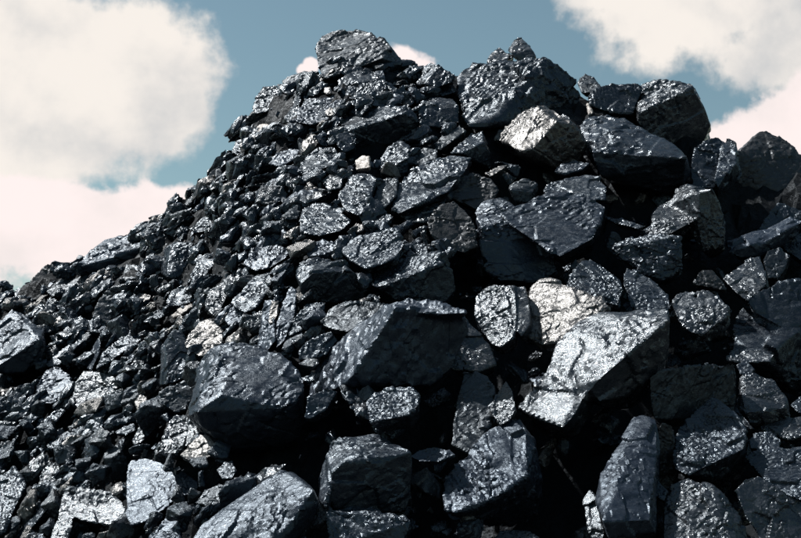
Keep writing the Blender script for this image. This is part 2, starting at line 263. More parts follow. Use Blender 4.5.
TABLE = """
summit boulder|large weathered grey boulder crowning the very top of the coal heap|k=block m=dull t=.8 a=.7|F 316,44 321,35 333,31 346,30 365,32 380,38 384,48 382,58 365,61 345,62 332,66 325,78 320,76 318,62;d 384,48 392,46 400,58 409,69 398,71 380,66
leaning skyline chip|flat chip leaning uphill on the skyline below the summit boulder|k=chip m=dull|T 282,81 288,76 304,71 309,75 296,82 286,86;d 286,86 296,82 310,73 319,72 320,78 305,86 290,92
grey shoulder block|grey tilted block on the upper skyline shoulder above a white chip|k=block|F 252,108 256,98 262,88 275,85 284,94 279,103 266,112 256,114
black shoulder block|black shadowed block jutting from the skyline beside a white chip|k=block m=brown|T 246,118 252,111 266,112 275,110;d 245,120 252,113 275,112 276,132 262,134 252,136 245,132
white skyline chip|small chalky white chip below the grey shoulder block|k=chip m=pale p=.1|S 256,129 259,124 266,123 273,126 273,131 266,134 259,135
steep upper slab|narrow steep slab leaning beside the grey shoulder block|k=slab|L 276,118 285,105 293,92 299,90 301,100 297,115 290,123 278,123
wide upper slab|wide grey slab below the summit boulder beside the narrow steep slab|k=slab m=smooth|F 298,108 305,98 330,96 346,97 342,105 328,120 310,125 296,122
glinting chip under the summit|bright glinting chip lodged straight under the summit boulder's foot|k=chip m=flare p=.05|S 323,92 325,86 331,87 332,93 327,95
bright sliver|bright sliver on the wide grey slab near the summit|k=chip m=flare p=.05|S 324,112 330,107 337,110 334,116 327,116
cracked summit support|cracked grey chunk carrying the summit boulder|k=lump|M 337,80 352,72 383,70 387,88 375,98 350,99 338,92
summit foot knob|small rounded knob at the foot of the summit boulder's dark end|k=lump|F 386,73 398,69 408,76 407,83 392,86
roof-shaped block|roof-shaped block with one pale and one dark side on the skyline|k=block|L 407,82 415,74 431,62 439,66 424,82 410,87;G 439,65 455,75 452,82 436,88 424,84
block under the roof shape|dark square block directly below the roof-shaped block|k=block|T 418,104 430,97 452,98 457,104;G 418,105 457,103 459,122 440,128 420,126
pale flake|pale flake wedged below the roof-shaped block|k=chip m=smooth|F 417,95 423,88 429,94 421,105
flat wedge|flat wedge between the roof-shaped block and the huge summit block|k=chip|T 438,90 449,85 456,92 442,96
overhanging upper slab|long pale slab roofing a black hollow under the summit|k=slab|T 336,133 345,117 357,112 372,108 406,104 405,113 380,118 362,124 345,132;d 345,132 362,124 380,119 407,112 416,120 410,138 390,150 370,155 345,152
ragged hollow edge|ragged dark piece standing at the edge of the black hollow|k=lump|G 336,135 345,131 356,135 355,148 345,153 337,146
huge summit block|huge cracked block forming the second highest top, dark at one end|k=block t=.7|M 456,78 460,73 471,65 485,70 505,62 530,61 538,72 532,86 525,102 510,112 497,121 485,126 466,127 460,115 457,95;D 532,86 536,68 548,58 560,65 572,75 580,92 587,112 575,122 556,110 540,96
pale pinnacle|pale crumbly pinnacle perched on top of the huge summit block|k=lump m=gloss|S 508,50 512,42 519,37 527,42 532,50;G 510,52 532,50 536,56 532,61 518,61
dark perched nub|dark nub perched beside the pale pinnacle|k=lump m=gloss|F 486,62 492,53 498,47 505,51 514,56 505,61 495,64
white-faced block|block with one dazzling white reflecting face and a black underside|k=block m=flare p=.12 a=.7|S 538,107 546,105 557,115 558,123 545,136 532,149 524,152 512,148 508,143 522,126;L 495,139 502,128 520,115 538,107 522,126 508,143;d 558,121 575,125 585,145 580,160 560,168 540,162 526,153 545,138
chip behind the white face|small chip showing behind the white-faced block's upper corner|k=chip m=gloss|S 558,119 563,113 571,118 566,123
dark skyline knob|dark knob on the skyline next to the huge summit block|k=lump m=dull|F 577,82 585,73 592,76 601,86 595,93 582,93
rubbly dark lump|rubbly dark lump between the skyline knob and the big squared boulder|k=lump|G 588,95 592,91 605,85 612,84 622,86 636,83 642,87 638,100 632,114 612,113 600,109 590,105
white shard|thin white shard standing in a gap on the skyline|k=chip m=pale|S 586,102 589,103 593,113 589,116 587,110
big squared boulder|big squared boulder with a pale top and black side on the skyline|k=block m=gloss t=.8|S 636,102 642,84 655,81 675,80 690,84 693,88 685,103 675,112 668,117 650,114 638,113;d 638,113 650,115 668,118 678,113 693,88 705,110 710,125 705,140 692,152 680,149 660,140 645,132 637,122
long sloping boulder|long boulder sloping down beneath the big squared boulder|k=block p=.08|F 578,125 588,113 605,113 620,120 640,128 655,138 675,146 686,158 660,150 640,145 618,141 600,148 590,142;D 592,152 618,142 640,146 660,151 687,160 690,175 682,190 650,188 620,182 602,176
dark glinting wedge|dark wedge with one glint beneath the long sloping boulder|k=chip|T 553,172 562,164 575,160 590,163 582,170 565,174
craggy crest|craggy pale crest rising behind the broad flat slab|k=lump|F 543,190 548,183 560,182 575,177 585,174 600,177 607,186 605,200 585,200 560,196 546,196
broad flat slab|broad flat dull blue slab with a pale bottom tip mid slope|k=slab m=smooth p=.06 a=.6|M 500,212 520,204 548,194 575,191 595,199 606,206 600,222 594,238 575,248 560,257 548,251 538,241 520,230 506,222
rounded grey snout|rounded grey snout jutting beside the broad flat slab over a dark body|k=lump m=smooth|F 474,212 483,202 500,198 513,203 522,212 514,222 500,225 488,222 480,227;g 481,228 500,225 520,231 540,243 555,257 557,272 540,281 500,281 486,270 480,245
thin ledge|thin pale ledge running out of shadow beside the broad flat slab|k=chip|T 602,216 620,218 645,226 638,229 615,223
pointed wedge block|wedge block with a sharp point and streaked dark face|k=block|G 611,247 630,243 645,238 660,235 681,238 681,268 671,278 655,280 640,273 625,262;T 611,246 630,239 655,233 681,237
stepped block|stepped block with speckled top and white lower edge above the pointed wedge|k=block m=gloss|F 649,236 650,216 658,205 672,200 700,203 699,215 694,221 680,223 672,233 660,237/F 670,204 675,190 685,186 701,190 704,202 690,206;D 700,192 712,190 724,212 722,245 704,252 698,225
cleft upright block|upright block with a cleft, standing on the skyline near the big squared boulder|k=block|G 690,165 695,148 708,138 718,136 726,142 724,165 714,188 705,186 692,189/F 722,145 727,140 735,143 737,163 727,174 718,188 714,180
big brown boulder|big brownish boulder cut by the frame at the skyline|k=block m=brown t=.8 a=.55|G 738,150 750,140 762,129 778,135 793,145 801,155 812,175 812,205 795,211 780,206 768,190 760,175 748,160;D 738,151 748,162 760,178 768,195 763,215 750,228 735,230 731,200 733,170
speckled peak|speckled peak rising below the big brown boulder|k=lump|G 757,231 765,219 777,203 787,205 801,211 812,216 800,221 780,229 765,234
tongue-shaped slab|tongue-shaped pale slab pointing out over shadow below the speckled peak|k=slab m=smooth p=.08|T 726,243 745,238 756,232 775,228 795,217 804,221 785,231 765,241 745,248 728,251;d 728,252 745,249 765,243 762,255 740,258
ridged edge lump|ridged lump at the frame edge under the tongue-shaped slab|k=lump|M 780,244 795,235 812,226 812,252 800,260 788,252
greenish dark lump|greenish dark lump below the tongue-shaped slab|k=lump m=dull|G 763,260 768,250 780,247 790,256 784,270 778,279 768,278
sparkling triangle|sparkling three-cornered piece leaning beside the greenish dark lump|k=lump m=gloss|F 722,278 735,268 750,258 760,255 765,270 767,284 757,291 748,301 742,298 732,289
heart-shaped lump|heart-shaped speckled lump hanging over black shadow|k=lump m=gloss p=.05|F 672,303 676,294 686,291 697,294/F 672,300 680,292 692,294 700,303 702,336 690,332 680,322 674,312/F 697,292 708,290 720,298 729,308 727,316 714,323 702,337 697,320
dark hollow piece|dim crusted piece in the hollow above the heart-shaped lump|k=lump m=brown|G 692,284 700,270 712,270 722,280 727,291 712,287
dark round-faced boulder|dark round-faced boulder with sparkling crust at the frame edge|k=block p=.06|G 748,300 760,290 780,282 795,279 812,285 812,326 785,328 768,321 752,311/F 734,316 745,304 757,313 775,325 783,329 779,345 765,358 745,358 733,350;D 783,329 812,322 812,385 795,392 778,366
crusted ledge|crusted ledge at the foot of the dark round-faced boulder|k=chip m=gloss|T 726,360 730,350 745,347 760,351 775,354 770,362 745,363
black box-shaped block|black box-shaped block with a greenish end face|k=block m=dull p=.10 a=.8|D 649,377 660,370 700,364 735,364 739,395 734,413 715,412 690,418 665,419 655,419 650,400
bright trapezoid|bright trapezoid block beside the black box-shaped block|k=block m=gloss|F 739,378 745,372 772,378 778,390 787,400 786,408 765,411 745,413 738,408;d 745,413 786,408 790,420 750,424
small corner chip|small corner chip between the black box-shaped block and the bright trapezoid|k=chip|F 736,365 745,359 755,369 750,377 740,374
edge chip by the trapezoid|rounded chip cut by the frame beside the bright trapezoid|k=chip|F 790,405 800,396 812,391 812,416 798,413
glittering ledge|glittering ledge along the frame edge under the bright trapezoid|k=slab m=gloss|F 760,427 785,418 812,415 812,433 790,440 770,435
hollowed boulder|rounded craggy boulder with a dark hollow in its lower side|k=block p=.10|F 671,460 674,445 679,425 692,416 705,402 712,397 722,400 735,412 747,430 744,449 730,450 712,447 698,453 697,466 688,475 674,469;D 697,455 712,448 745,450 738,464 715,477 697,479
speckled bottom boulder|speckled boulder under the hollowed boulder, cut by the bottom frame|k=block m=gloss p=.06|F 661,548 664,510 672,486 685,480 700,483 712,486 722,500 728,522 732,548;G 712,486 724,497 738,515 746,548 728,548
tall triangular boulder|tall triangular grey boulder with a rounded foot|k=block p=.10 m=smooth a=.55|F 595,498 600,475 614,455 625,438 634,418 642,415 655,420 658,435 652,455 652,490 650,520 635,521 615,517 603,522 597,508;d 603,522 650,521 656,534 610,538
dark red-brown pillar|dark brown pillar behind the tall triangular boulder|k=block m=brown|D 648,460 655,440 662,422 673,425 675,450 677,480 666,492 655,478
pale heel chip|pale chip at the heel of the dark brown pillar|k=chip p=.05|F 649,470 656,478 668,492 664,501 655,496 650,485
glittering string of crumbs|glittering narrow piece at the foot of the tall triangular boulder|k=chip m=gloss|S 583,500 590,490 596,498 599,520 605,536 598,548 590,540 585,515
leaning bottom slab|leaning slab cut by the frame over a layered dark block|k=slab p=.05|F 744,456 760,449 790,455 812,452 812,500 800,500 785,495 770,485 757,471
layered dark block|layered dark block with glinting seams in the bottom corner|k=block m=gloss|G 735,490 745,480 758,475 772,488 790,500 812,506 812,548 765,548 745,516
small grey cap|small grey cap resting above the leaning bottom slab|k=lump|F 748,441 755,433 770,431 781,440 779,450 765,451 750,448
edge cap|low cap cut by the frame above the leaning bottom slab|k=chip|T 784,453 792,447 812,445 812,460 795,459
split central boulder|pale boulder split by a crack, above a black gulf at the bottom|k=block p=.12 m=smooth a=.9|F 444,500 446,480 455,465 475,445 490,430 505,427 520,417 527,430 523,455 527,476 510,488 490,500 470,508 455,513 446,510;d 526,430 537,440 541,478 528,498 505,512
upright fin|upright curved fin of dull coal behind the split central boulder|k=slab m=dull p=.14|M 451,445 461,432 466,405 466,385 463,370 475,370 488,375 496,385 493,405 490,425 479,441 468,453
speckled arrowhead|speckled arrowhead piece standing next to the upright fin|k=lump m=gloss p=.22|S 489,407 498,391 506,380 513,392 516,410 510,421 500,426 493,416
great bright slab|great bright sloping slab, the largest lit face low on the heap|k=slab m=gloss p=.22 a=.6 t=.5|S 551,362 556,348 580,322 600,312 640,310 667,308 669,335 655,348 625,362 605,375 590,391 565,390;d 669,320 670,345 655,375 625,398 598,402 600,378 630,362 655,349/S 518,408 535,390 552,362 600,362 588,392 582,404 571,420 562,428 548,417 530,415
pale knobbly boulder|pale knobbly boulder with a white crusted end beside the great bright slab|k=block m=gloss p=.10|S 475,310 476,297 485,286 500,284 515,285 517,310 513,325 514,338 500,348 490,344 480,330/M 508,288 525,286 530,300 530,325 522,336 510,325
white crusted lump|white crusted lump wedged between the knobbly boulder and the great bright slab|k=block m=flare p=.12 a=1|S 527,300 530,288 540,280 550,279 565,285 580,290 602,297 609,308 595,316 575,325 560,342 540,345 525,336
dark sugarloaf|dark pointed lump rising behind the white crusted lump|k=lump|M 565,284 580,262 590,259 605,266 618,278 623,290 618,306 600,300 585,296 570,292
shaded round lump|round shaded lump beside the dark sugarloaf above the great bright slab|k=lump|M 622,282 626,268 638,270 655,282 668,295 672,309 650,310 632,309 630,292
lone diamond chip|lone diamond-shaped chip in the black gap above the broad flat slab|k=chip m=dull p=.04|F 508,188 515,182 525,178 537,184 533,192 520,197 512,194;D 510,190 520,197 533,192 528,202 515,201
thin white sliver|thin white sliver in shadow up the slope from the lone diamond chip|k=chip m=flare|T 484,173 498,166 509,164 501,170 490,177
main speckled slab|broad speckled slab with a cracked edge at mid height|k=slab p=.08|F 390,207 395,190 402,178 420,163 450,154 472,158 467,168 456,181 448,192 430,199 410,208 398,214
dull fin|dull upright fin against the main speckled slab|k=slab m=dull|M 371,211 374,195 380,182 390,177 398,178 397,195 385,208 375,214
dark lump under the speckled slab|dark sooty lump under the lower end of the main speckled slab|k=lump m=brown|G 454,182 470,172 490,178 499,190 492,205 475,209 460,202 450,196
slanting ledge|slanting ledge above the main speckled slab|k=slab m=dull|F 428,147 445,133 460,124 466,131 452,141 440,150
forked ledge|forked bright ledge with a black underside near the white-faced block|k=slab|F 450,153 462,143 472,133 482,131 484,142 472,146 462,153;d 462,154 484,143 492,155 490,168 475,163
grey stub|grey stub above the main speckled slab beside the slanting ledge|k=lump m=dull|F 410,156 425,147 438,150 436,158 420,166 411,163
striated black block|striated black block below the main speckled slab|k=block m=brown p=.08|G 427,222 440,205 453,200 466,210 475,226 477,246 465,253 445,249 431,237
sparkling strip|sparkling strip under the main speckled slab|k=chip m=gloss|F 400,216 425,206 446,199 441,211 425,222 412,223
slate-like piece|flat slate-like piece with fine flecks below the overhanging slab|k=slab|F 297,172 305,155 320,147 335,147 341,158 325,168 305,176
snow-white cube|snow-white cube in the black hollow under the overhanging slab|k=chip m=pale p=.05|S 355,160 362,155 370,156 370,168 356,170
pocked chip|pocked chip beside the snow-white cube|k=chip m=gloss|F 322,181 332,172 343,178 341,188 328,191
tall kite-shaped lump|tall kite-shaped lump below the snow-white cube|k=lump|F 338,196 349,176 365,172 377,178 373,190 367,205 360,216 345,211
bent piece over a hollow|bent crumbly piece bridging a dark hollow next to the dull fin|k=lump|F 378,162 388,146 400,139 411,145 409,156 396,159 389,168 380,175;d 389,168 409,157 408,172 395,180
low humped lump|low humped lump with a pale rim mid slope|k=lump|F 299,222 303,209 312,203 326,204 341,212 351,222 341,231 320,236 301,233
pale button chip|pale button-sized chip below the tall kite-shaped lump|k=chip m=flare p=.04|S 352,228 356,223 363,224 364,230 358,233
small flat tile|small flat tile below the dull fin|k=chip|T 370,216 384,211 393,217 385,226 372,225
blue-grey shelf|blue-grey shelf with ragged edges at the centre of the slope|k=slab p=.06|F 342,252 350,240 365,234 385,231 397,229 405,244 396,258 381,265 365,269 351,261
leaf-shaped slab|leaf-shaped slab with a shaded tip above the black cave|k=slab m=smooth|F 305,250 312,243 322,239 335,242 337,249 325,254 308,257;d 316,256 336,249 341,261 330,263
black cave|arched lump roofing a black cave at the centre of the slope|k=block|T 296,276 299,263 310,256 325,258 345,262 348,270 330,271 312,272 300,282;d 300,284 312,273 347,270 360,276 368,290 360,300 330,303 315,301 300,296
ridged long block|long dark block with a pale ridge on top, below the striated black block|k=block p=.10|T 369,283 372,272 385,265 410,262 425,257 439,253 447,261 425,268 400,278 385,285 374,287;D 376,287 400,279 425,269 447,262 454,270 456,290 445,301 420,304 395,299
boxy chip|boxy chip resting above the ridged long block|k=chip|F 412,254 412,245 425,242 429,254 420,260
blade's rough root|rough knobbly lump at the root of the great blade|k=lump m=dull p=.08|F 321,321 330,310 345,302 370,302 386,304 375,318 360,325 348,332 335,330 323,326
great blade|great dark boulder with one long blade-like lit edge at the centre|k=block p=.05 m=smooth a=.6 t=.6|L 308,388 311,374 326,354 346,334 366,317 384,305 397,306 388,325 374,346 358,361 349,373 340,387 325,389 310,397;D 397,307 420,311 466,312 471,330 452,370 430,385 400,386 370,381 352,375 374,347/T 384,304 410,300 440,302 466,310 466,313 440,314 415,313 397,308
blade's dark tip|dark rough piece at the lower tip of the great blade|k=lump|G 304,418 308,396 325,389 338,391 326,410 311,419
notched block|notched grey block alone in black shadow below the great blade|k=block p=.36 t=1.2|F 368,411 366,402 372,395 385,389 400,385 413,387 419,395 419,405 410,415 395,416 382,418 371,423
dark ribbed lump|dark ribbed lump beside the blade-edged boulder|k=lump|G 298,352 305,342 320,335 333,332 338,340 326,355 310,361 298,360
sparkling dark flank|dark flank sparkling with fine glints behind the great blade|k=block m=gloss|G 440,320 462,315 474,330 490,345 496,365 480,372 455,370 440,360
draped block|big block with a pale top draped over a black front, low on the heap|k=block p=.16|T 326,456 332,441 345,440 360,436 375,431 383,436 386,442 400,446 411,452 400,456 385,463 374,463 362,461 345,461 332,470;D 332,473 345,462 375,464 400,458 410,456 412,500 405,511 370,513 335,508 328,495/L 318,478 321,464 327,455 334,468 330,490 326,507 320,498
tile behind the draped block|flat grey tile poking out behind the draped block|k=slab m=smooth p=.24|M 409,456 420,449 435,447 450,450 456,455 440,462 420,462
white-rimmed bottom block|white-rimmed block under the draped block, cut by the bottom frame|k=block p=.08|T 345,513 350,508 365,510 385,513 406,514 411,520 395,527 375,525 348,521;G 327,510 345,518 375,526 402,526 404,548 330,548
bottom rim lump|rounded lump peeping over the bottom frame beside the split central boulder|k=lump|F 492,540 500,531 510,529 525,531 539,538 534,550 493,550
great bottom slab|great smooth slab rising from the bottom frame, pale and evenly lit|k=slab m=smooth p=.14 a=.55|F 186,546 200,526 215,515 240,503 262,485 280,469 290,470 303,480 314,490 310,500 298,513 288,526 278,545 265,556 190,556;d 314,490 319,500 312,522 295,550 278,545 298,513
rounded dark boulder|big rounded dark boulder with a blue-grey flank over a black gulf|k=block p=.12 m=smooth a=.8|M 220,348 240,341 260,345 278,355 290,362 300,372 305,385 298,400 285,408 265,405 245,400 228,391 221,375;L 187,416 191,395 199,370 205,358 216,349 222,362 226,381 221,393 206,402 195,413;d 197,412 222,395 245,402 285,408 301,402 304,420 298,438 270,448 235,448 215,438 203,425
white-speckled knob|white-speckled knob above the rounded dark boulder|k=lump m=flare p=.05|F 183,345 190,332 200,321 211,319 223,330 223,342 213,349 205,356 198,356 188,349
dark standing block|dark standing block with a thin pale edge above the rounded dark boulder|k=block|G 166,345 174,329 183,335 190,348 196,360 191,376 172,383 167,384;L 160,386 161,347 166,343 167,384
dusky lump|dusky lump below the dark standing block|k=lump m=dull|G 158,392 170,385 190,379 197,386 191,408 176,413 161,404
gleaming wedge|gleaming white wedge below the black gulf of the rounded dark boulder|k=lump m=flare p=.05|S 178,455 190,445 200,435 209,435 218,446 222,451 205,459 190,461
crumbly cluster|crumbly cluster above the gleaming wedge|k=lump m=gloss|F 159,452 165,430 175,415 186,415 196,425 201,434 190,440 178,453 166,454
small pale cone|small pale cone near the great bottom slab|k=chip|F 216,470 225,462 232,460 237,470 232,479 222,479
greenish mound|greenish mound up against the great bottom slab|k=lump m=dull|F 194,503 205,490 218,484 231,487 239,495 230,504 212,507
flat crumb|flat crumb touching the greenish mound|k=chip|T 234,493 245,485 251,490 240,495
two-lobed grey slab|two-lobed smooth grey slab with a short crack in the lower corner|k=slab m=smooth p=.10 a=.55|F 126,490 127,465 131,460 145,458 160,462 172,469 170,505 160,512 145,522 130,526 126,515/F 160,465 185,472 198,482 199,488 185,493 175,496 165,506 155,500
coarse pale block|coarse pale block low down beside the two-lobed grey slab|k=block m=gloss p=.08|F 62,496 68,487 85,488 110,492 123,502 126,510 121,526 100,524 80,520 66,512/F 50,545 58,515 62,497 74,510 72,530 62,550
pale cut-off block|pale block cut by the side frame near the bottom corner|k=block p=.06|F -8,482 5,475 14,466 22,477 26,485 16,498 8,511 5,531 -8,536
thin stick-like slab|thin stick-like slab slanting up from the bottom frame|k=slab|L 8,545 30,515 52,494 56,498 36,521 18,545
small pale club|small pale club-shaped chip beside the thin stick-like slab|k=chip|L 14,522 21,507 30,500 33,504 25,512
square pale chunk|square pale chunk up the slope from the coarse pale block|k=lump m=gloss|F 38,486 42,470 50,462 59,462 61,475 51,485
hooded lump|hooded lump with a pale cap beside the two-lobed grey slab|k=lump m=dull|T 102,457 109,447 118,444 122,451 112,458;D 104,459 121,451 127,460 126,486 111,481
bright table slab|bright table-like slab overhanging shadow at the side frame|k=slab m=smooth p=.14 a=.9 t=.5|F -10,338 0,321 12,308 28,319 44,329 40,338 21,352 6,365 -10,367;d 6,365 40,339 46,346 42,362 25,372 0,374 -10,370
coarse grey cube|coarse grey cube below the bright table slab|k=block m=smooth a=1.1|F 37,391 42,377 46,369 60,367 70,375 73,385 66,398 51,404 40,402
star-bright cluster|cluster with a star-bright centre beside the coarse grey cube|k=lump m=gloss|F 70,402 75,382 84,371 100,371 115,377 119,388 105,398 88,402 78,409
narrow blue chip|narrow blue-grey chip standing above the star-bright cluster|k=chip m=smooth|L 86,368 91,351 98,339 102,336 99,354 91,371
ragged blue slab|ragged blue-grey slab beside the narrow blue chip|k=slab|F 95,370 101,355 114,343 125,331 140,325 153,330 141,340 126,350 109,362
long thin flake|long thin flake up the slope from the coarse grey cube|k=chip|F 44,364 54,355 70,347 82,338 73,354 60,365 49,367
dark kite|dark grey kite-shaped slab among bright chips on the flank|k=slab m=dull p=.03|G 92,318 98,301 108,288 120,290 126,298 116,311 109,322 98,327
skyline ledge|long pale ledge lying along the skyline of the lower flank|k=slab m=smooth p=.05|T 84,260 94,248 105,240 120,236 140,234 153,239 145,247 125,255 105,262 90,265;d 72,268 90,265 125,256 151,244 153,256 130,265 115,272 90,273
sooty skyline clump|sooty black clump on the skyline below the skyline ledge|k=lump m=brown|G 24,293 30,280 44,266 52,263 60,269 57,280 43,288 29,297
dull oval slab|dull oval slab under the sooty skyline clump|k=slab m=dull|T 45,291 60,280 75,272 90,275 84,288 66,293 52,297
grey tab|grey tab in the shadow of the skyline ledge|k=chip m=dull|F 123,274 126,264 140,265 141,272 137,279 125,281
white nugget|white nugget at the end of the skyline ledge|k=chip m=flare p=.04|S 145,258 147,253 152,253 154,260 151,266 147,264
white crumb pair|bright crumb below the white nugget|k=chip m=flare p=.04|S 133,286 136,281 141,283 143,289 138,293
pale flat chip|pale flat chip below the bright crumb|k=chip m=flare|S 130,301 138,292 152,295 147,304 133,307
tiny skyline bead|tiny round bead standing on the skyline next to the skyline ledge|k=chip m=dull|F 76,258 79,254 84,256 83,261 78,262
low skyline nub|low nub at the lowest end of the skyline|k=chip|F 12,296 18,287 25,289 24,297 15,300
streaked dark slab|streaked dark slab with a pale side high on the flank|k=slab|G 166,275 170,246 178,242 191,242 195,255 189,276 176,281;L 160,273 165,248 171,244 167,277
angular flake|angular flake next to the streaked dark slab|k=chip|F 189,277 199,258 210,255 216,262 206,275 195,281
fish-shaped slab|fish-shaped blue slab mid flank|k=slab m=smooth|F 243,264 252,252 265,246 280,245 293,248 286,258 270,268 255,271
bright tooth|bright tooth-shaped chip hanging over shadow mid flank|k=chip m=gloss p=.04|F 205,302 208,291 220,285 232,274 236,279 226,295 220,311 213,316 207,309
speckled tongue|speckled tongue above the white splinter|k=chip|F 166,302 172,290 182,285 195,293 206,292 196,300 180,306 168,306
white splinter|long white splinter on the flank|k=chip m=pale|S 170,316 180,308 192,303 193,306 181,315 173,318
flat lens chip|flat lens chip beside the white splinter|k=chip|T 143,322 154,311 168,308 166,315 151,323
grey heel|grey heel-shaped piece mid flank above the rounded dark boulder|k=lump m=smooth|F 224,320 230,308 244,304 249,312 241,322 229,326
furrowed slab|furrowed slab below the fish-shaped slab|k=slab|F 231,303 245,290 255,275 270,271 273,284 263,295 256,308 245,313 236,308
tall blue plate|tall blue plate standing on edge above the rounded dark boulder|k=slab m=smooth p=.05|L 257,347 261,325 265,300 272,299 273,320 276,340 268,350
second blue plate|second tall blue plate beside a white vein|k=slab m=smooth p=.05|F 276,348 277,325 282,302 291,286 297,290 295,315 287,322 284,342
white vein|narrow white vein piece between the two tall blue plates|k=chip m=flare p=.08|S 268,323 271,301 279,300 278,314 273,324
purplish knob|purplish knob next to the second blue plate|k=lump|F 283,336 290,322 300,325 304,335 296,343 286,343
oval rough lump|oval rough lump between the blue plates and the black cave|k=lump|M 284,333 300,311 315,302 326,302 323,313 311,321 301,331 290,336
skyline tooth|tooth on the skyline where the steep flank begins|k=chip|F 231,152 236,140 245,138 249,146 239,156
smooth skyline pebble|smooth dark pebble on the skyline of the steep flank|k=lump m=dull|G 205,187 209,172 220,164 223,175 216,191
high blue tile|high blue-grey tile on the steep flank below the white skyline chip|k=slab m=smooth|F 268,164 276,153 290,148 300,150 294,160 280,167
low relief flake|pale flake high on the flank below the smooth skyline pebble|k=chip|F 190,229 204,216 216,211 223,218 211,230 196,233
bright wing chip|bright chip below the star-bright cluster|k=chip m=flare p=.04|S 134,402 140,394 147,397 146,407 138,412
pale finger|pale finger-shaped chip near the hooded lump|k=chip m=gloss|F 131,441 138,428 148,420 158,416 160,424 150,432 142,442 134,446
twin finger|dark-sided finger-shaped chip left of the hooded lump on the lower flank|k=chip|F 35,428 46,418 58,408 66,410 58,420 44,430
broad lower flake|broad pale flake above the square pale chunk|k=slab|F 46,446 56,436 72,428 86,430 76,438 60,446 50,450
grey triangle|grey triangle with a shaded foot near the pale finger|k=chip|T 114,432 124,426 134,423 136,430 126,435 116,434
narrow crumb|upright narrow chip beside the grey triangle|k=chip|F 92,430 96,418 102,416 103,428 98,434
bottom corner wedge|small wedge in shadow above the bottom frame near the great bottom slab|k=lump m=smooth|F 150,548 156,530 166,515 180,518 182,548
"""  # white chips, crusted lump and vein piece: white stands for sun reflections

# ------------------------------------------------------------------ lumps measured from the photograph
NT = {'F': (-.15, -.66, .74), 'T': (-.20, -.55, .80), 'L': (-.72, -.48, .50), 'S': (-.40, -.69, .61), 'G': (.02, -.92, .38), 'g': (.10, -.97, .16),
      'D': (.30, -.90, -.22), 'd': (.28, -.84, -.42), 'M': (-.05, -.74, .67), 'R': (.55, -.80, .05)}
NT = {k: np.array(v) / np.linalg.norm(v) for k, v in NT.items()}
rocks = []
for line in TABLE.strip().split('\n'):
    line = line.strip()
    if not line or line.startswith('#'): continue
    nick, label, opts, shape = [s.strip() for s in line.split('|')]
    o = dict(re.findall(r'(\w+)=([-\w.]+)', opts)); lobes = []
    for lb in shape.split('/'):
        fac = []
        for f in lb.split(';'):
            tk = f.split(); fac.append((tk[0], np.array([[float(a) for a in q.split(',')] for q in tk[1:]])))
        lobes.append(fac)
    rocks.append(dict(nick=nick, label=label, o=o, lobes=lobes))

import bmesh
def hull_mesh(name, groups):
    bm = bmesh.new()
    for G in groups:
        vs_ = [bm.verts.new(p) for p in G]
        r = bmesh.ops.convex_hull(bm, input=vs_)
        junk = list({e for k in ('geom_interior', 'geom_unused') for e in r[k] if isinstance(e, bmesh.types.BMVert)})
        if junk: bmesh.ops.delete(bm, geom=junk, context='VERTS')
    me = bpy.data.meshes.new(name); bm.to_mesh(me); bm.free(); return me

tmp = []
for r in rocks:
    allp = np.concatenate([f[1] for lb in r['lobes'] for f in lb])
    size_px = max(np.ptp(allp[:, 0]), np.ptp(allp[:, 1])); mn_px = min(np.ptp(allp[:, 0]), np.ptp(allp[:, 1]))
    push = float(r['o'].get('p', 0.0)); groups = []; anchor = None
    r['cx'], r['cy'] = allp[:, 0].mean(), allp[:, 1].mean(); r['px'] = size_px; r['poly'] = [f[1] for lb in r['lobes'] for f in lb]
    c0 = r['lobes'][0][0][1].mean(0)
    base = hit(*c0); v = base - CAM; dist = np.linalg.norm(v); m_per_px = dist / FPX
    r['mpp'] = m_per_px; r['size'] = size_px * m_per_px
    base = base - v / dist * (push + .10 * mn_px * m_per_px)
    dist = np.linalg.norm(base - CAM)
    known = []                                        # (pixel, 3-D) pairs already placed
    for lb in r['lobes']:
        G = []
        for typ, poly in lb:
            n = NT[typ[0]]
            if not known: a0 = base
            else:
                c = poly.mean(0); k = min(range(len(known)), key=lambda i: ((known[i][0] - c) ** 2).sum()); 
                # anchor at the known corner closest to any corner of this face
                best = min(((i, j) for i in range(len(known)) for j in range(len(poly))), key=lambda ij: ((known[ij[0]][0] - poly[ij[1]]) ** 2).sum() + .05 * ((known[ij[0]][0] - c) ** 2).sum())
                a0 = known[best[0]][1]
            for q in poly:
                d = ray(*q); t = ((a0 - CAM) @ n) / (d @ n)
                t = np.clip(t, (dist - .9 * r['size']) / np.linalg.norm(d), (dist + .9 * r['size']) / np.linalg.norm(d))
                G.append(CAM + d * t); known.append((q, G[-1]))
        G = np.array(G); cen = G.mean(0); vd = (cen - CAM); vd /= np.linalg.norm(vd)
        th = float(r['o'].get('t', .75)) * mn_px * m_per_px
        ex = vd * 1.0 + np.array([.12, 0, -.30]); ex /= np.linalg.norm(ex)
        far = ((G - cen) @ vd).max()
        B = cen + (G - cen) * .78; B = B - np.outer((B - cen) @ vd, vd) * .6 + ex * (th + max(0, far) * .3)
        groups.append(np.concatenate([G, B]))
    r['origin'] = np.concatenate(groups).mean(0)
    me = hull_mesh('t', [g_ - r['origin'] for g_ in groups])
    o = bpy.data.objects.new('t', me); COL.objects.link(o)
    md = o.modifiers.new('r', 'REMESH'); md.mode = 'VOXEL'; md.voxel_size = max(1.15 * m_per_px, r['size'] / 75); md.use_smooth_shade = False
    tmp.append(o)

